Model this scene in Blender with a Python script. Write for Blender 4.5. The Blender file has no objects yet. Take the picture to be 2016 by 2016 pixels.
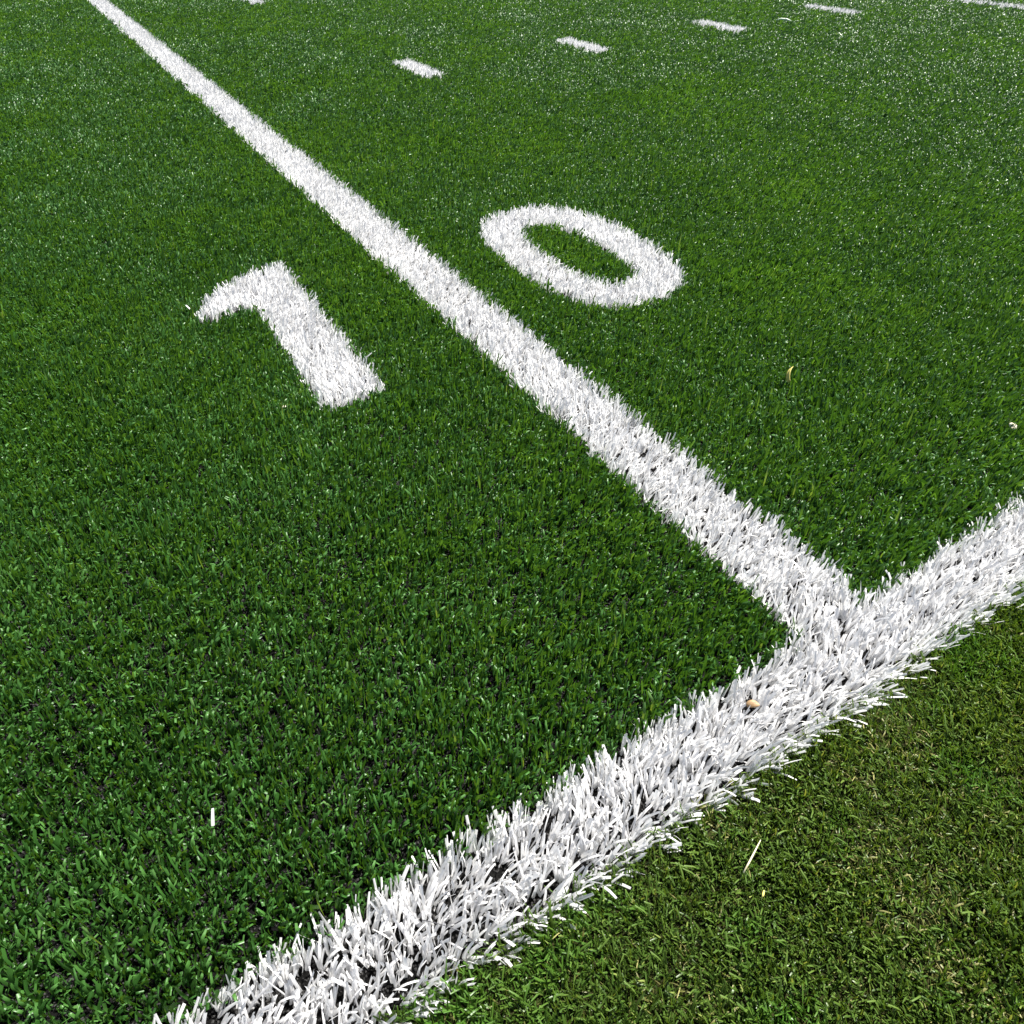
import bpy, math
import numpy as np
from mathutils import Matrix, Vector

rng = np.random.default_rng(10)
S = bpy.context.scene
COL = S.collection
R = math.radians

# ------------------------------------------------------------------ camera
TIP = 0.022                                   # height of the pile tips over the infill (m)
cam_d = bpy.data.cameras.new("camera")
cam = bpy.data.objects.new("camera", cam_d)
COL.objects.link(cam)
cam_d.sensor_fit = 'HORIZONTAL'
cam_d.sensor_width = 36.0
cam_d.lens = 1357.38 / 2016.0 * 36.0
cam_d.clip_start = 0.02
cam_d.clip_end = 3000.0
CAM = Vector((-0.53536, -0.26041, 0.66917 + TIP))
cam.matrix_world = (Matrix.Translation(CAM) @ Matrix.Rotation(-0.5242, 4, 'Z')
                    @ Matrix.Rotation(0.81597, 4, 'X') @ Matrix.Rotation(-0.02404, 4, 'Z'))
S.camera = cam

# ------------------------------------------------------------------ sky, sun, exposure
SUN_AZ = R(14.0)       # direction to the sun, measured from +X (along the sideline) towards +Y
SUN_EL = R(56.0)
world = bpy.data.worlds.new("World")
S.world = world
world.use_nodes = True
wn = world.node_tree
wn.nodes.clear()
wo = wn.nodes.new('ShaderNodeOutputWorld')
wb = wn.nodes.new('ShaderNodeBackground')
ws = wn.nodes.new('ShaderNodeTexSky')
ws.sky_type = 'NISHITA'
ws.sun_disc = False
ws.dust_density = 3.0
ws.ozone_density = 0.5
ws.sun_elevation = SUN_EL
ws.sun_rotation = math.pi / 2 - SUN_AZ
wb.inputs['Strength'].default_value = 0.05
wn.links.new(ws.outputs[0], wb.inputs['Color'])
wn.links.new(wb.outputs[0], wo.inputs['Surface'])

sd = bpy.data.lights.new("sun", 'SUN')
sd.energy = 5.0
sd.angle = R(0.53)
sd.color = (1.0, 0.965, 0.91)
sun = bpy.data.objects.new("sun", sd)
COL.objects.link(sun)
to_sun = Vector((math.cos(SUN_AZ) * math.cos(SUN_EL), math.sin(SUN_AZ) * math.cos(SUN_EL), math.sin(SUN_EL)))
sun.rotation_euler = to_sun.to_track_quat('Z', 'Y').to_euler()
sun.location = to_sun * 20

S.view_settings.view_transform = 'Standard'
S.view_settings.look = 'None'
S.view_settings.exposure = 1.42
S.view_settings.gamma = 1.0
S.view_settings.use_curve_mapping = False
S.render.engine = 'CYCLES'

# ------------------------------------------------------------------ helpers
def tag(o, label=None, cat=None, group=None, kind=None):
    if label: o['label'] = label
    if cat: o['category'] = cat
    if group: o['group'] = group
    if kind: o['kind'] = kind
    return o

def link(name, me, parent=None):
    o = bpy.data.objects.new(name, me)
    COL.objects.link(o)
    if parent: o.parent = parent
    return o

def empty(name, loc=(0, 0, 0)):
    o = bpy.data.objects.new(name, None)
    COL.objects.link(o)
    o.location = loc
    o.empty_display_size = 0.05
    return o

def mat(name):
    m = bpy.data.materials.new(name)
    m.use_nodes = True
    n = m.node_tree
    n.nodes.clear()
    out = n.nodes.new('ShaderNodeOutputMaterial')
    return m, n, out

def node(n, t, **kw):
    x = n.nodes.new(t)
    for k, v in kw.items():
        if k.startswith('i_'):
            x.inputs[k[2:].replace('_', ' ')].default_value = v
        else:
            setattr(x, k, v)
    return x

def ramp(n, fac, stops):
    r = n.nodes.new('ShaderNodeValToRGB')
    e = r.color_ramp.elements
    while len(e) < len(stops): e.new(0.5)
    for el, (p, c) in zip(e, stops):
        el.position = p
        el.color = (*c, 1)
    n.links.new(fac, r.inputs[0])
    return r.outputs[0]

def fibre_material(name, stops, rough, spec, transl, tcol, noise_scale=3.0, tint=None):
    """Polyethylene tape: the colour varies from fibre to fibre (attribute 'shade'), from tuft to tuft
    and slowly over the field; glossy coat, a little light let through."""
    m, n, out = mat(name)
    at = node(n, 'ShaderNodeAttribute', attribute_name='shade')
    oi = node(n, 'ShaderNodeObjectInfo')
    ge = node(n, 'ShaderNodeNewGeometry')
    nz = node(n, 'ShaderNodeTexNoise')
    nz.inputs['Scale'].default_value = noise_scale
    nz.inputs['Detail'].default_value = 3
    n.links.new(ge.outputs['Position'], nz.inputs['Vector'])
    a = node(n, 'ShaderNodeMath', operation='MULTIPLY_ADD')
    n.links.new(at.outputs['Fac'], a.inputs[0]); a.inputs[1].default_value = 0.62
    b = node(n, 'ShaderNodeMath', operation='MULTIPLY_ADD')
    n.links.new(oi.outputs['Random'], b.inputs[0]); b.inputs[1].default_value = 0.2
    c = node(n, 'ShaderNodeMath', operation='MULTIPLY'); c.inputs[1].default_value = 0.3
    n.links.new(nz.outputs['Fac'], c.inputs[0])
    n.links.new(c.outputs[0], b.inputs[2])
    n.links.new(b.outputs[0], a.inputs[2])
    colr = ramp(n, a.outputs[0], stops)
    if tint:
        nz2 = node(n, 'ShaderNodeTexNoise')
        nz2.inputs['Scale'].default_value = tint[0]; nz2.inputs['Detail'].default_value = 4
        n.links.new(ge.outputs['Position'], nz2.inputs['Vector'])
        mr = node(n, 'ShaderNodeMapRange')
        mr.inputs['From Min'].default_value = tint[2]; mr.inputs['From Max'].default_value = tint[3]
        n.links.new(nz2.outputs['Fac'], mr.inputs['Value'])
        mx = node(n, 'ShaderNodeMix', data_type='RGBA')
        n.links.new(mr.outputs[0], mx.inputs[0])
        n.links.new(colr, mx.inputs[6]); mx.inputs[7].default_value = (*tint[1], 1)
        colr = mx.outputs[2]
    p = node(n, 'ShaderNodeBsdfPrincipled')
    n.links.new(colr, p.inputs['Base Color'])
    p.inputs['Roughness'].default_value = rough
    p.inputs['Specular IOR Level'].default_value = spec
    t = node(n, 'ShaderNodeBsdfTranslucent')
    mt = node(n, 'ShaderNodeMix', data_type='RGBA', blend_type='MULTIPLY')
    mt.inputs[0].default_value = 1.0
    n.links.new(colr, mt.inputs[6]); mt.inputs[7].default_value = (*tcol, 1)
    n.links.new(mt.outputs[2], t.inputs['Color'])
    ms = node(n, 'ShaderNodeMixShader'); ms.inputs[0].default_value = transl
    n.links.new(p.outputs[0], ms.inputs[1]); n.links.new(t.outputs[0], ms.inputs[2])
    n.links.new(ms.outputs[0], out.inputs['Surface'])
    return m

M_GREEN = fibre_material('green_fibre',
    [(0.0, (0.016, 0.060, 0.009)), (0.45, (0.040, 0.125, 0.021)), (0.8, (0.078, 0.195, 0.042)), (1.0, (0.17, 0.30, 0.09))],
    0.42, 0.52, 0.30, (1.9, 1.5, 0.45))
M_OLIVE = fibre_material('olive_fibre',
    [(0.0, (0.024, 0.046, 0.006)), (0.4, (0.050, 0.100, 0.013)), (0.75, (0.105, 0.17, 0.028)), (1.0, (0.30, 0.34, 0.10))],
    0.42, 0.5, 0.28, (1.5, 1.4, 0.6), 2.5, tint=(9, (0.055, 0.15, 0.016), 0.50, 0.72))
M_THATCH = fibre_material('thatch_fibre',
    [(0.0, (0.05, 0.055, 0.012)), (0.5, (0.13, 0.135, 0.035)), (1.0, (0.36, 0.34, 0.13))],
    0.5, 0.4, 0.15, (1.0, 0.9, 0.5), 4.0)
M_WHITE = fibre_material('white_fibre',
    [(0.0, (0.66, 0.66, 0.67)), (0.4, (0.77, 0.77, 0.77)), (1.0, (0.85, 0.85, 0.84))],
    0.42, 0.45, 0.38, (1.0, 1.0, 1.0))

def simple_mat(name, c1, c2, scale, rough=0.6, bump=0.3):
    m, n, out = mat(name)
    ge = node(n, 'ShaderNodeTexCoord')
    nz = node(n, 'ShaderNodeTexNoise')
    nz.inputs['Scale'].default_value = scale; nz.inputs['Detail'].default_value = 5
    n.links.new(ge.outputs['Object'], nz.inputs['Vector'])
    c = ramp(n, nz.outputs['Fac'], [(0.3, c1), (0.7, c2)])
    p = node(n, 'ShaderNodeBsdfPrincipled')
    p.inputs['Roughness'].default_value = rough
    n.links.new(c, p.inputs['Base Color'])
    b = node(n, 'ShaderNodeBump'); b.inputs['Strength'].default_value = bump; b.inputs['Distance'].default_value = 0.001
    n.links.new(nz.outputs['Fac'], b.inputs['Height']); n.links.new(b.outputs[0], p.inputs['Normal'])
    n.links.new(p.outputs[0], out.inputs['Surface'])
    return m

# ------------------------------------------------------------------ ground: rubber infill, turf colour where single fibres no longer show
def ground_material(name, soil1, soil2, far1, far2, r0, r1):
    m, n, out = mat(name)
    ge = node(n, 'ShaderNodeNewGeometry')
    vo = node(n, 'ShaderNodeTexVoronoi'); vo.inputs['Scale'].default_value = 520
    nz = node(n, 'ShaderNodeTexNoise'); nz.inputs['Scale'].default_value = 60; nz.inputs['Detail'].default_value = 4
    for t in (vo, nz): n.links.new(ge.outputs['Position'], t.inputs['Vector'])
    soil = ramp(n, nz.outputs['Fac'], [(0.3, soil1), (0.75, soil2)])
    nf = node(n, 'ShaderNodeTexNoise'); nf.inputs['Scale'].default_value = 90; nf.inputs['Detail'].default_value = 6
    n.links.new(ge.outputs['Position'], nf.inputs['Vector'])
    far = ramp(n, nf.outputs['Fac'], [(0.35, far1), (0.65, far2)])
    ln = node(n, 'ShaderNodeVectorMath', operation='DISTANCE')
    n.links.new(ge.outputs['Position'], ln.inputs[0]); ln.inputs[1].default_value = (1.5, 2.5, 0)
    mr = node(n, 'ShaderNodeMapRange'); mr.inputs['From Min'].default_value = r0; mr.inputs['From Max'].default_value = r1
    n.links.new(ln.outputs['Value'], mr.inputs['Value'])
    mx = node(n, 'ShaderNodeMix', data_type='RGBA')
    n.links.new(mr.outputs[0], mx.inputs[0]); n.links.new(soil, mx.inputs[6]); n.links.new(far, mx.inputs[7])
    p = node(n, 'ShaderNodeBsdfPrincipled'); p.inputs['Roughness'].default_value = 1.0; p.inputs['Specular IOR Level'].default_value = 0.08
    n.links.new(mx.outputs[2], p.inputs['Base Color'])
    b = node(n, 'ShaderNodeBump'); b.inputs['Strength'].default_value = 0.9; b.inputs['Distance'].default_value = 0.0015
    n.links.new(vo.outputs['Distance'], b.inputs['Height']); n.links.new(b.outputs[0], p.inputs['Normal'])
    n.links.new(p.outputs[0], out.inputs['Surface'])
    return m

def sheet(name, x0, x1, y0, y1, z, m):
    me = bpy.data.meshes.new(name)
    me.from_pydata([(x0, y0, z), (x1, y0, z), (x1, y1, z), (x0, y1, z)], [], [(0, 1, 2, 3)])
    me.materials.append(m)
    return link(name, me)

g = sheet('ground', -900, 900, -900, 900, 0.0, ground_material('rubber_infill',
          (0.002, 0.002, 0.002), (0.007, 0.007, 0.0065), (0.015, 0.055, 0.012), (0.035, 0.13, 0.024), 6.5, 9.0))
tag(g, 'black rubber crumb infill under the green playing turf', 'ground', kind='structure')
g = sheet('apron_ground', -900, 900, -900, -0.103, 0.004, ground_material('thatch_bed',
          (0.008, 0.010, 0.003), (0.035, 0.036, 0.012), (0.03, 0.06, 0.012), (0.075, 0.125, 0.025), 5.0, 7.0))
tag(g, 'dark thatch bed under the short olive turf outside the sideline', 'ground', kind='structure')

# ------------------------------------------------------------------ fibre geometry
def fibres(base, az, tilt, bend, length, width, twist, roll=None, seg=3, fold=0.25, taper=0.75, curl=1.3, knee=None):
    """Ribbons of flat tape. base (N,3); az = direction they lean to; tilt = lean at the foot, bend = extra
    lean gained towards the tip (rad). Each ribbon has a folded mid rib. Returns verts, quads."""
    N = len(base)
    K = seg + 1
    P = np.empty((N, K, 3)); T = np.empty((N, K, 3))
    cur = base.astype(float).copy()
    lean = np.stack([np.cos(az), np.sin(az), np.zeros(N)], 1)
    up = np.array([0, 0, 1.0])
    side0 = np.stack([-np.sin(az), np.cos(az), np.zeros(N)], 1)
    for k in range(K):
        t = k / seg
        th = tilt + bend * (t ** curl if knee is None else float(np.clip((t - knee + 0.15) / 0.3, 0, 1)))
        d = lean * np.sin(th)[:, None] + up * np.cos(th)[:, None]
        P[:, k] = cur; T[:, k] = d
        cur = cur + d * (length / seg)[:, None]
    V = np.empty((N, K, 3, 3))
    for k in range(K):
        t = k / seg
        ang = (roll if roll is not None else 0) + twist * t
        nrm = np.cross(T[:, k], side0)
        s = side0 * np.cos(ang)[:, None] + nrm * np.sin(ang)[:, None]
        f = np.cross(T[:, k], s)
        w = width * (1 - (1 - taper) * t ** 2) * 0.5
        V[:, k, 0] = P[:, k] - s * w[:, None]
        V[:, k, 1] = P[:, k] + f * (w * fold)[:, None]
        V[:, k, 2] = P[:, k] + s * w[:, None]
    q = []
    for k in range(seg):
        for j in range(2):
            a = k * 3 + j
            q.append((a, a + 1, a + 4, a + 3))
    q = np.array(q)
    F = (np.arange(N)[:, None, None] * (K * 3) + q[None]).reshape(-1, 4)
    return V.reshape(-1, 3), F, K * 3

def mesh_from(name, V, F, m, shade=None, per=1, smooth=False):
    me = bpy.data.meshes.new(name)
    me.vertices.add(len(V)); me.vertices.foreach_set('co', V.astype(np.float32).ravel())
    me.loops.add(F.size); me.loops.foreach_set('vertex_index', F.astype(np.int32).ravel())
    me.polygons.add(len(F)); me.polygons.foreach_set('loop_start', np.arange(0, F.size, 4, dtype=np.int32))
    me.update(calc_edges=True)
    if smooth: me.polygons.foreach_set('use_smooth', np.ones(len(F), bool))
    if shade is not None:
        a = me.attributes.new('shade', 'FLOAT', 'POINT')
        a.data.foreach_set('value', np.repeat(shade, per).astype(np.float32))
    me.materials.append(m)
    return me

# smooth value noise for the nap of the pile
def vnoise(x, y, scale, seed):
    r = np.random.default_rng(seed)
    G = r.random((128, 128))
    u = np.asarray(x) / scale + 40; v = np.asarray(y) / scale + 40
    i = np.floor(u).astype(int); j = np.floor(v).astype(int)
    fu = u - i; fv = v - j
    fu = fu * fu * (3 - 2 * fu); fv = fv * fv * (3 - 2 * fv)
    g = lambda a, b: G[a % 128, b % 128]
    return (g(i, j) * (1 - fu) + g(i + 1, j) * fu) * (1 - fv) + (g(i, j + 1) * (1 - fu) + g(i + 1, j + 1) * fu) * fv

# ------------------------------------------------------------------ layout of the markings (metres; sideline inner edge on y = 0)
YARD = 0.9144
SIDE_Y0, SIDE_Y1 = -0.101, -0.009
YL_X0, YL_X1 = 0.004, 0.115
YL2_C = 0.0604 + 5 * YARD
HASH = [(0.0604 + i * YARD, 2.93) for i in (1, 2, 3, 4)] + [(0.0604 + YARD, 5.69)]
HASH_W, HASH_L = 0.094, 0.375
X0, X1, YTOP = -4.0, 9.0, 9.0
ONE = [(-0.432, 1.215), (-0.398, 1.285), (-0.345, 1.335), (-0.285, 1.365), (-0.222, 1.385), (-0.203, 1.378), (-0.203, 0.757),
       (-0.314, 0.750), (-0.314, 1.195), (-0.345, 1.207), (-0.380, 1.197), (-0.415, 1.192)]
ZC, ZA, ZB = (0.420, 1.064), 0.172, 0.300
ZIC, ZIA, ZIB = (0.416, 1.058), 0.072, 0.196

def in_poly(x, y, poly):
    c = np.zeros(len(x), bool)
    n = len(poly)
    for i in range(n):
        (xa, ya), (xb, yb) = poly[i], poly[(i + 1) % n]
        if ya == yb: continue
        m = ((ya > y) != (yb > y)) & (x < (xb - xa) * (y - ya) / (yb - ya) + xa)
        c ^= m
    return c

def super_ell(x, y, c, a, b, p=2.5):
    return (np.abs((x - c[0]) / a) ** p + np.abs((y - c[1]) / b) ** p) < 1

def m_side(x, y, g=0.0): return (y > SIDE_Y0 - g) & (y < SIDE_Y1 + g)
def m_yard(x, y, g=0.0): return (x > YL_X0 - g) & (x < YL_X1 + g) & (y > SIDE_Y1 - g)
def m_yard2(x, y, g=0.0): return (np.abs(x - YL2_C) < 0.058 + g) & (y > SIDE_Y1 - g)
def m_hash(x, y, h, g=0.0): return (np.abs(x - h[0]) < HASH_W / 2 + g) & (y > h[1] - g) & (y < h[1] + HASH_L + g)
def m_one(x, y): return in_poly(x, y, ONE)
def m_zero(x, y): return super_ell(x, y, ZC, ZA, ZB) & ~super_ell(x, y, ZIC, ZIA, ZIB)

def white_mask(x, y):
    m = m_side(x, y) | m_yard(x, y) | m_yard2(x, y) | m_one(x, y) | m_zero(x, y)
    for h in HASH: m |= m_hash(x, y, h)
    return m

# ------------------------------------------------------------------ white markings (inlaid white pile)
def nap(x, y):
    """direction the pile leans to over the playing field"""
    return 0.30 + 1.5 * (vnoise(x, y, 0.35, 1) - 0.5) + 1.2 * (vnoise(x, y, 0.09, 2) - 0.5)

def white_blades(x, y, splay=None, longer=1.0):
    """one ribbon per foot point; feet come in tufts"""
    N = len(x)
    az = nap(x, y) + 2.4 * (vnoise(x, y, 0.011, 21) - 0.5) + rng.normal(0, 0.55, N)
    tilt = np.clip(rng.normal(0.38, 0.24, N), 0.02, 1.1)
    if splay is not None:
        w, sa = splay
        dx = np.cos(az) * np.sin(tilt) * (1 - w) + np.cos(sa) * 0.85 * w
        dy = np.sin(az) * np.sin(tilt) * (1 - w) + np.sin(sa) * 0.85 * w
        az = np.arctan2(dy, dx); tilt = np.arcsin(np.clip(np.hypot(dx, dy), 0, 0.97))
    bend = rng.normal(0.45, 0.6, N)
    L = rng.normal(0.026, 0.005, N) * longer
    W = np.clip(rng.normal(0.0028, 0.0007, N), 0.0014, 0.0045)
    tw = rng.normal(0, 0.7, N)
    roll = rng.normal(0, 0.6, N)
    return az, tilt, bend, L, W, tw, roll

def tufted(mask, x0, x1, y0, y1, dens, per=6, spread=0.0026):
    """tufts stitched on a jittered grid, per ribbons from each"""
    p = 1 / math.sqrt(dens)
    gx, gy = np.meshgrid(np.arange(x0, x1, p) + p / 2, np.arange(y0, y1, p) + p / 2)
    x = gx.ravel() + rng.uniform(-0.55, 0.55, gx.size) * p; y = gy.ravel() + rng.uniform(-0.55, 0.55, gx.size) * p
    k = mask(x, y) & (rng.random(len(x)) > 0.03)
    x, y = x[k], y[k]
    x = np.repeat(x, per) + rng.normal(0, spread, len(x) * per)
    y = np.repeat(y, per) + rng.normal(0, spread, len(y) * per)
    return x, y

def pile_object(name, parent, x, y, splay=None, seg=3, longer=1.0):
    az, ti, be, L, W, tw, ro = white_blades(x, y, splay, longer)
    base = np.stack([x, y, np.full(len(x), -0.002)], 1)
    V, F, per = fibres(base, az, ti, be, L, W, tw, ro, seg=seg)
    me = mesh_from(name, V, F, M_WHITE, rng.random(len(x)), per)
    o = link(name, me, parent)
    tag(o, kind='stuff')
    return o

M_BACK = simple_mat('white_backing', (0.006, 0.006, 0.006), (0.10, 0.10, 0.10), 300, 0.9)

# --- sideline; its nearest fibres are single objects
D_SIDE = 10500
side = empty('sideline', (0, -0.052, 0))
tag(side, 'broad white turf sideline with shaggy splayed fibres along the edge of the green field', 'field line', 'white field lines')
xs, ys = tufted(lambda x, y: m_side(x, y), -1.0, 1.6, SIDE_Y0, SIDE_Y1, D_SIDE)
xf, yf = tufted(lambda x, y: m_side(x, y), 1.6, X1, SIDE_Y0, SIDE_Y1, 2600)
xf2, yf2 = tufted(lambda x, y: m_side(x, y), X0, -1.0, SIDE_Y0, SIDE_Y1, 2600)
xs = np.concatenate([xs, xf, xf2]); ys = np.concatenate([ys, yf, yf2])
def side_splay(x, y):
    w_lo = np.clip((SIDE_Y0 + 0.030 - y) / 0.032, 0, 1)
    w_hi = np.clip((y - (SIDE_Y1 - 0.022)) / 0.025, 0, 1)
    w = np.maximum(w_lo * 0.75, w_hi * 0.30)
    sa = np.where(w_lo > w_hi, -math.pi / 2 + 0.55, math.pi / 2 - 0.5)
    return w * rng.uniform(0.4, 1.0, len(x)), sa + rng.normal(0, 0.35, len(x))
# 300 fibres nearest to the camera inside the frame become parts of their own
d2 = np.hypot(xs - CAM.x, ys - CAM.y)
fx, fy = math.sin(0.5242), math.cos(0.5242)
ahead = (xs - CAM.x) * fx + (ys - CAM.y) * fy
aside = (xs - CAM.x) * fy - (ys - CAM.y) * fx
cand = np.where((ahead > 0.14) & (np.abs(aside) < 0.40) & (ahead < 0.6))[0]
cand = cand[np.argsort(d2[cand] + rng.random(len(cand)) * 0.06)][:300]
keep = np.ones(len(xs), bool); keep[cand] = False
w_, sa_ = side_splay(xs, ys)
po = pile_object('pile', side, xs[keep], ys[keep] + 0.052, (w_[keep], sa_[keep]), seg=4)
bx, by = xs[cand], ys[cand]
az, ti, be, L, W, tw, ro = white_blades(bx, by, (w_[cand], sa_[cand]))
NV = 16
blade_me = []
for i in range(NV):
    V, F, per = fibres(np.zeros((1, 3)), np.zeros(1), np.zeros(1) + ti[i], np.array([be[i]]), np.array([L[i]]), np.array([W[i]]),
                       np.array([tw[i]]), np.array([ro[i]]), seg=4)
    blade_me.append(mesh_from('fibre', V, F, M_WHITE, np.array([rng.random()]), per))
for i in range(len(bx)):
    b = link('fibre', blade_me[i % NV], side)
    b.location = (bx[i], by[i] + 0.052, -0.002)
    b.rotation_euler = (0, (ti[i] - ti[i % NV]), 0)
    b.rotation_euler = (Matrix.Rotation(az[i], 3, 'Z') @ Matrix.Rotation(ti[i] - ti[i % NV], 3, 'Y')).to_euler()

def marking(name, label, cat, group, mask, box, dens, loc, seg=3, splay=None, longer=1.0):
    e = empty(name, loc)
    tag(e, label, cat, group)
    x, y = tufted(mask, *box, dens)
    o = pile_object('pile', e, x, y, splay(x, y) if splay else None, seg, longer)
    o.data.transform(Matrix.Translation((-loc[0], -loc[1], 0)))
    return e

# --- yard line through the number
yl = empty('yard_line', (0.06, 0, 0))
tag(yl, 'long white turf yard line running from the sideline between the digits 1 and 0', 'field line', 'white field lines')
xa, ya = tufted(m_yard, YL_X0, YL_X1, SIDE_Y1, 2.2, 9000)
xb, yb = tufted(m_yard, YL_X0, YL_X1, 2.2, YTOP, 6000)
xa = np.concatenate([xa, xb]); ya = np.concatenate([ya, yb])
def edge_splay(x, c, half):
    w = np.clip((np.abs(x - c) - (half - 0.018)) / 0.02, 0, 1) * 0.35
    return w * rng.uniform(0.3, 1, len(x)), np.where(x > c, 0.35, math.pi - 0.35) + rng.normal(0, 0.3, len(x))
pile_object('pile', yl, xa - 0.06, ya, edge_splay(xa, 0.0595, 0.0555), 3)

marking('yard_line', 'white turf yard line beyond the row of short hash marks, five yards past the number', 'field line', 'white field lines',
        m_yard2, (YL2_C - 0.06, YL2_C + 0.06, SIDE_Y1, YTOP), 3200, (YL2_C, 0, 0), 2)
marking('number_digit', 'white turf digit 1 with a flag at its top, beside the long yard line', 'number', 'digits of the yard number',
        lambda x, y: m_one(x, y), (-0.43, -0.19, 0.7, 1.4), 9000, (-0.26, 0.75, 0))
marking('number_digit', 'white turf digit 0, an oval ring beside the long yard line', 'number', 'digits of the yard number',
        lambda x, y: m_zero(x, y), (0.24, 0.6, 0.75, 1.38), 9000, (0.42, 0.76, 0))
words = ['first', 'second', 'third', 'fourth']
for i, h in enumerate(HASH):
    lab = ('short white turf hash mark, %s in the row counted from the long yard line' % words[i]) if i < 4 else \
          'short white turf hash mark in the far row, alone past the long yard line'
    marking('hash_mark', lab, 'hash mark', 'short hash marks between the yard lines',
            lambda x, y, h=h: m_hash(x, y, h), (h[0] - 0.06, h[0] + 0.06, h[1] - 0.01, h[1] + HASH_L + 0.01), 8000, (h[0], h[1], 0), 2)

# ------------------------------------------------------------------ green pile: tufts set out one by one with geometry nodes
def tuft_meshes(prefix, m, count, nb, Lm, Ls, Wm, Ws, tilt_m, tilt_s, az_s, bend_m, bend_s, spread, seg=3, light=0.05, wmul=1.0, curl=1.3, knee=None):
    out = []
    for i in range(count):
        n = nb + int(rng.integers(-1, 2))
        base = np.stack([rng.normal(0, spread, n), rng.normal(0, spread, n), np.full(n, -0.002)], 1)
        V, F, per = fibres(base, rng.normal(0, az_s, n), np.clip(rng.normal(tilt_m, tilt_s, n), -0.2, 1.25), rng.normal(bend_m, bend_s, n),
                           np.clip(rng.normal(Lm, Ls, n), Lm * 0.45, Lm * 1.6), np.clip(rng.normal(Wm, Ws, n), Wm * 0.5, Wm * 1.6) * wmul,
                           rng.normal(0, 1.0, n), rng.normal(0, 0.7, n), seg=seg, taper=0.7, curl=curl, knee=knee)
        sh = np.where(rng.random(n) < light, rng.uniform(0.75, 1.0, n), rng.uniform(0.0, 0.7, n))
        out.append(mesh_from(prefix, V, F, m, sh, per))
    return out

def scatter(name, meshes, x, y, rot, scl, var, label, cat, z=0.0):
    coll = bpy.data.collections.new(name + '_tufts')      # library of tufts, not linked to the scene
    for me in meshes:
        o = bpy.data.objects.new(me.name, me); coll.objects.link(o)
    me = bpy.data.meshes.new(name)
    me.vertices.add(len(x))
    me.vertices.foreach_set('co', np.stack([x, y, np.full(len(x), z)], 1).astype(np.float32).ravel())
    for nm, ty, v in (('rot', 'FLOAT_VECTOR', rot.astype(np.float32).ravel()), ('scl', 'FLOAT_VECTOR', scl.astype(np.float32).ravel()), ('var', 'INT', var.astype(np.int32))):
        a = me.attributes.new(nm, ty, 'POINT')
        a.data.foreach_set('vector' if ty == 'FLOAT_VECTOR' else 'value', v)
    o = link(name, me)
    tag(o, label, cat, kind='stuff')
    t = bpy.data.node_groups.new(name + '_nodes', 'GeometryNodeTree')
    t.interface.new_socket('Geometry', in_out='INPUT', socket_type='NodeSocketGeometry')
    t.interface.new_socket('Geometry', in_out='OUTPUT', socket_type='NodeSocketGeometry')
    N = t.nodes
    gi = N.new('NodeGroupInput'); go = N.new('NodeGroupOutput')
    ci = N.new('GeometryNodeCollectionInfo'); ci.inputs['Collection'].default_value = coll
    ci.inputs['Separate Children'].default_value = True
    ip = N.new('GeometryNodeInstanceOnPoints'); ip.inputs['Pick Instance'].default_value = True
    def attr(nm, ty):
        a = N.new('GeometryNodeInputNamedAttribute'); a.data_type = ty
        a.inputs['Name'].default_value = nm
        return a.outputs['Attribute']
    e2r = N.new('FunctionNodeEulerToRotation')
    t.links.new(attr('rot', 'FLOAT_VECTOR'), e2r.inputs[0])
    t.links.new(gi.outputs[0], ip.inputs['Points'])
    t.links.new(ci.outputs[0], ip.inputs['Instance'])
    t.links.new(attr('var', 'INT'), ip.inputs['Instance Index'])
    t.links.new(e2r.outputs[0], ip.inputs['Rotation'])
    t.links.new(attr('scl', 'FLOAT_VECTOR'), ip.inputs['Scale'])
    t.links.new(ip.outputs[0], go.inputs[0])
    md = o.modifiers.new('tufts', 'NODES'); md.node_group = t
    return o

def points(regions, jit=0.6):
    X, Y = [], []
    for x0, x1, y0, y1, dens in regions:
        p = 1 / math.sqrt(dens)
        gx, gy = np.meshgrid(np.arange(x0 + p / 2, x1, p), np.arange(y0 + p / 2, y1, p))
        X.append(gx.ravel() + rng.uniform(-jit, jit, gx.size) * p); Y.append(gy.ravel() + rng.uniform(-jit, jit, gx.size) * p)
    return np.concatenate(X), np.concatenate(Y)

# playing field: density falls with distance, tufts widen a little to keep the cover
D0 = 17000
x, y = points([(X0, X1, SIDE_Y1, YTOP, D0)])
d = np.hypot(x - CAM.x, y - CAM.y)
pk = np.clip((1.6 / np.maximum(d, 0.1)), 0.17, 1.0)
aside_l = (x < -1.6) | (y < -0.45 + 0.05) 
pk = np.where(x < -1.6, pk * 0.5, pk)
k = (rng.random(len(x)) < pk) & ~white_mask(x, y)
x, y, d, pk = x[k], y[k], d[k], pk[k]
n = len(x)
GREEN = tuft_meshes('green_tuft', M_GREEN, 60, 6, 0.0130, 0.0034, 0.0025, 0.0006, 0.14, 0.2, 0.8, 1.2, 0.42, 0.0034, seg=5, knee=0.45)
hgt = 0.68 + 0.35 * vnoise(x, y, 0.05, 5) + 0.28 * rng.normal(0, 1, n).clip(-2, 2)
wide = 1.0 / np.sqrt(pk)
hw = 0.9 + 0.1 * rng.normal(0, 1, n)
scl = np.stack([hw * wide, hw * wide, hgt * 2.2], 1)
rot = np.stack([np.zeros(n), np.zeros(n), nap(x, y) - 0.45 + rng.normal(0, 0.5, n)], 1)
scatter('field_turf', GREEN, x, y, rot, scl, rng.integers(0, len(GREEN), n),
        'dark green synthetic turf of the playing field with black gaps', 'turf')
print('green tufts', n)

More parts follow.
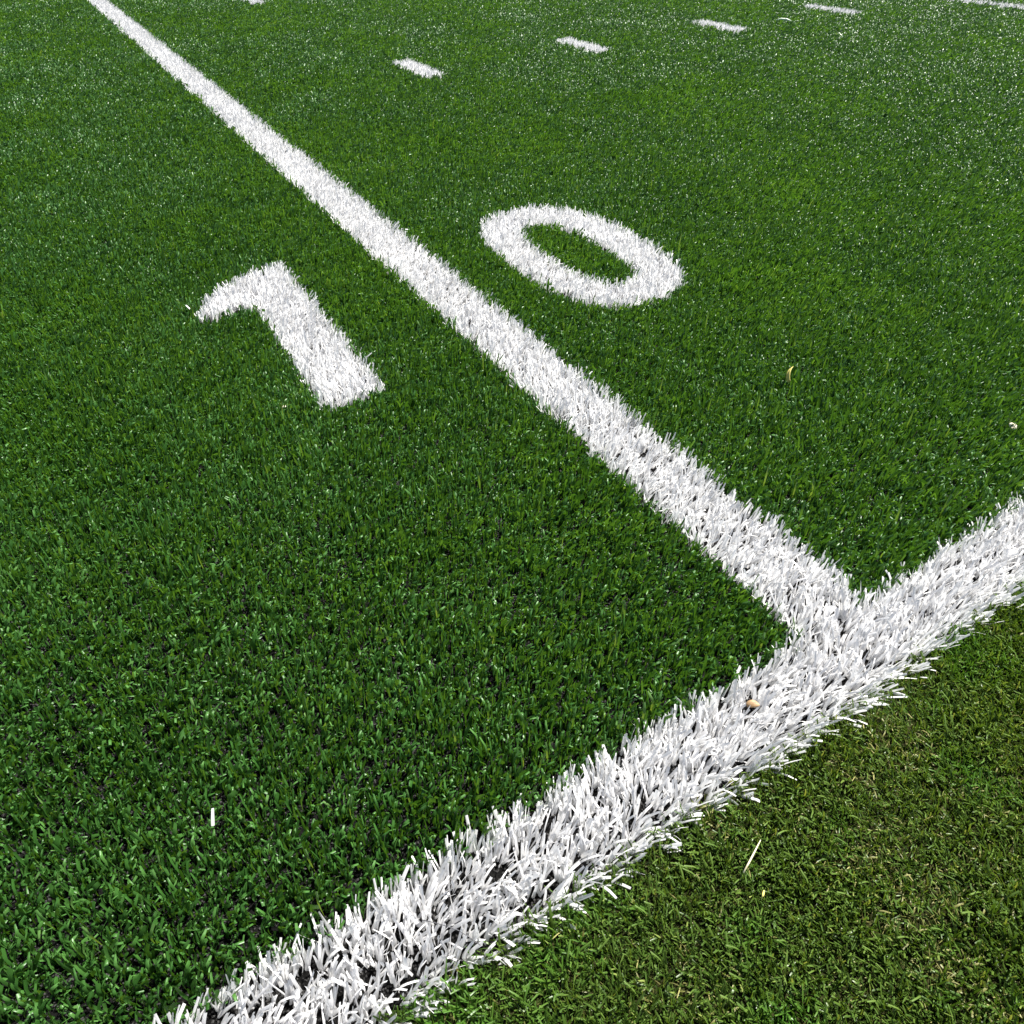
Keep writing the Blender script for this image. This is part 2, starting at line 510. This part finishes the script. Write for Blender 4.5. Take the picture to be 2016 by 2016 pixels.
# loose rubber crumbs between the fibres, where they are near enough to show
import bmesh
def crumb_mesh(seed):
    bm = bmesh.new(); bmesh.ops.create_icosphere(bm, subdivisions=1, radius=0.0011)
    q = np.random.default_rng(seed)
    for v in bm.verts: v.co = v.co * float(q.uniform(0.6, 1.35))
    me = bpy.data.meshes.new('rubber_crumb'); bm.to_mesh(me); bm.free(); me.materials.append(M_RUBBER)
    return me
M_RUBBER = simple_mat('black_rubber', (0.004, 0.004, 0.004), (0.016, 0.015, 0.014), 400, 0.75)
x, y = points([(-1.05, 0.75, -0.105, 0.75, 90000)], 1.0)
n = len(x)
rv = rng.uniform(0, 6.3, (n, 3))
sc = np.repeat(rng.uniform(0.6, 1.5, n)[:, None], 3, 1)
scatter('rubber_crumbs', [crumb_mesh(i) for i in range(8)], x, y, rv, sc, rng.integers(0, 8, n),
        'loose black rubber crumbs between the turf fibres', 'rubber crumbs', 0.0006)

# apron outside the sideline: shorter, finer, curlier, olive with straw-coloured thatch
x, y = points([(-1.3, 1.2, -0.85, -0.096, 38000), (-2.5, -1.3, -1.6, -0.096, 5000), (1.2, 4.0, -1.6, -0.096, 5000)])
n = len(x)
OL = tuft_meshes('olive_tuft', M_OLIVE, 30, 6, 0.0145, 0.0035, 0.0015, 0.0004, 0.45, 0.35, 0.9, 0.8, 0.8, 0.0032, light=0.14)
TH = tuft_meshes('thatch_tuft', M_THATCH, 14, 6, 0.012, 0.003, 0.0012, 0.0003, 0.8, 0.4, 2.0, 1.6, 0.9, 0.0045, light=0.15)
patch = vnoise(x, y, 0.07, 8) * 0.6 + vnoise(x, y, 0.025, 9) * 0.4
pth = np.clip((patch - 0.48) * 1.5, 0.06, 0.40)
isT = rng.random(n) < pth
var = np.where(isT, len(OL) + rng.integers(0, len(TH), n), rng.integers(0, len(OL), n))
hgt = 0.8 + 0.4 * vnoise(x, y, 0.06, 6) + 0.1 * rng.normal(0, 1, n)
dens_w = np.where((x < -1.3) | (x > 1.2), 1.7, 1.0)
scl = np.stack([hgt * dens_w, hgt * dens_w, hgt], 1)
rot = np.stack([np.zeros(n), np.zeros(n), 2.6 + 1.6 * (vnoise(x, y, 0.2, 11) - 0.5) + rng.normal(0, 0.8, n)], 1)
scatter('apron_turf', OL + TH, x, y, rot, scl, var, 'short olive green turf with straw coloured thatch outside the sideline', 'turf', 0.004)
print('apron tufts', n)

# ------------------------------------------------------------------ small litter lying in the pile
def tube(name, pts, rad, m, sides=7):
    pts = [Vector(p) for p in pts]
    V, F = [], []
    for i, p in enumerate(pts):
        t = (pts[min(i + 1, len(pts) - 1)] - pts[max(i - 1, 0)]).normalized()
        u = t.cross(Vector((0, 0, 1)))
        if u.length < 1e-4: u = Vector((1, 0, 0))
        u.normalize(); v = t.cross(u)
        r = rad[i] if hasattr(rad, '__len__') else rad
        for s in range(sides):
            a = 2 * math.pi * s / sides
            V.append(p + (u * math.cos(a) + v * math.sin(a)) * r)
    for i in range(len(pts) - 1):
        for s in range(sides):
            s2 = (s + 1) % sides
            F.append((i * sides + s, i * sides + s2, (i + 1) * sides + s2, (i + 1) * sides + s))
    F.append(tuple(range(sides))[::-1]); F.append(tuple((len(pts) - 1) * sides + s for s in range(sides)))
    me = bpy.data.meshes.new(name); me.from_pydata([tuple(v) for v in V], [], F); me.update()
    me.polygons.foreach_set('use_smooth', np.ones(len(F), bool))
    me.materials.append(m)
    return me

def lump(name, r, sq, m, seed, disp=0.25):
    import bmesh
    bm = bmesh.new()
    bmesh.ops.create_icosphere(bm, subdivisions=3, radius=1.0)
    rr = np.random.default_rng(seed)
    ax = rr.normal(0, 1, (7, 3)); ax /= np.linalg.norm(ax, axis=1)[:, None]; am = rr.uniform(-disp, disp, 7)
    for v in bm.verts:
        q = np.array(v.co)
        s = 1 + float((am * np.cos(3.0 * (ax @ q) + am * 9)).sum()) * 0.5
        v.co = Vector((q[0] * sq[0] * r * s, q[1] * sq[1] * r * s, q[2] * sq[2] * r * s))
    me = bpy.data.meshes.new(name); bm.to_mesh(me); bm.free()
    me.materials.append(m)
    return me

M_STRAW = simple_mat('straw', (0.52, 0.47, 0.28), (0.72, 0.68, 0.47), 200, 0.45)
M_PETAL = simple_mat('yellow_petal', (0.55, 0.45, 0.10), (0.75, 0.66, 0.20), 260, 0.55)
M_CHIP = simple_mat('wood_chip', (0.24, 0.14, 0.06), (0.34, 0.22, 0.11), 500, 0.6)
M_CREAM = simple_mat('cream_crumb', (0.62, 0.54, 0.38), (0.80, 0.74, 0.58), 400, 0.7)
M_HAIR = simple_mat('dark_thread', (0.05, 0.05, 0.055), (0.10, 0.10, 0.11), 300, 0.5)
M_PALE = simple_mat('pale_scrap', (0.55, 0.66, 0.48), (0.70, 0.80, 0.62), 300, 0.5)

AZ = 0.020     # resting height on the short apron pile
o = link('straw', tube('straw', [(-0.246, -0.164, 0.020), (-0.236, -0.1605, 0.0225), (-0.224, -0.156, 0.0235), (-0.212, -0.1515, 0.021)],
                       [0.00085, 0.0009, 0.0008, 0.00035], M_STRAW))
tag(o, 'thin pale straw lying on the short olive turf', 'straw')

o = link('grass_shred', tube('grass_shred', [(-0.2475, -0.188, 0.018), (-0.2445, -0.1865, 0.0205), (-0.2415, -0.1845, 0.0205)], [0.0004, 0.0011, 0.0008], M_PETAL))
tag(o, 'tiny yellow plant shred on the short olive turf beside the straw', 'plant scrap')

# curled yellow petal standing in the field pile
def petal_mesh():
    V, F = [], []
    n, w = 10, 4
    for i in range(n + 1):
        t = i / n
        a = (t - 0.5) * 2.1
        cx = -0.010 * (math.cos(a) - 0.6); cy = 0.019 * math.sin(a) * 0.9
        hw = 0.0075 * math.sin(math.pi * min(1, 0.12 + t * 0.86)) ** 0.6
        for j in range(w + 1):
            s = j / w - 0.5
            V.append((cx + s * hw * 0.7, cy, 0.004 + s * hw * 1.5 + 0.0015 * (s * 2) ** 2))
    for i in range(n):
        for j in range(w):
            a = i * (w + 1) + j
            F.append((a, a + 1, a + w + 2, a + w + 1))
    me = bpy.data.meshes.new('petal'); me.from_pydata(V, [], F); me.update()
    me.polygons.foreach_set('use_smooth', np.ones(len(F), bool))
    me.materials.append(M_PETAL)
    return me
o = link('petal', petal_mesh()); o.location = (0.411, 0.391, 0.028); o.rotation_euler = (R(35), R(0), R(-52))
sm = o.modifiers.new('thickness', 'SOLIDIFY'); sm.thickness = 0.0006
tag(o, 'curled yellow petal lying in the green turf beside the yard line', 'petal')

o = link('wood_chip', lump('wood_chip', 0.0052, (1.25, 0.8, 0.5), M_CHIP, 3)); o.location = (-0.117, -0.046, 0.0265); o.rotation_euler = (0.3, -0.2, R(-40))
tag(o, 'small tan wood chip caught in the white sideline fibres', 'wood chip')
o = link('crumb', lump('crumb', 0.0052, (1.0, 0.9, 0.8), M_CREAM, 5, 0.4)); o.location = (0.603, 0.102, 0.021)
tag(o, 'small cream crumb in the green turf near the sideline', 'crumb')
o = link('crumb', lump('crumb', 0.0040, (1.2, 0.8, 0.7), M_CREAM, 9, 0.4)); o.location = (-0.373, 0.790, 0.020)
tag(o, 'tiny pale crumb in the green turf by the foot of the digit 1', 'crumb')

# stray white fibre standing in the green pile
V, F, per = fibres(np.zeros((1, 3)), np.array([1.05]), np.array([0.75]), np.array([0.1]), np.array([0.017]), np.array([0.0032]), np.array([0.2]), np.array([0.5]), seg=4)
o = link('loose_fibre', mesh_from('loose_fibre', V, F, M_WHITE, np.array([0.9]), per)); o.location = (-0.651, 0.134, 0.016)
tag(o, 'single loose white turf fibre sticking up from the green turf', 'fibre')

o = link('thread', tube('thread', [(-0.513, -0.050, 0.029), (-0.506, -0.057, 0.031), (-0.499, -0.064, 0.0315), (-0.490, -0.074, 0.0312), (-0.484, -0.083, 0.029), (-0.479, -0.092, 0.026)], 0.00035, M_HAIR, 5))
tag(o, 'fine dark thread lying across the white sideline fibres', 'thread')

o = link('pale_scrap', tube('pale_scrap', [(3.150, 3.020, 0.024), (3.163, 2.998, 0.030), (3.175, 2.97, 0.030), (3.186, 2.945, 0.025)], [0.003, 0.006, 0.006, 0.003], M_PALE))
tag(o, 'pale scrap lying on the green turf between the third and fourth hash marks', 'scrap')
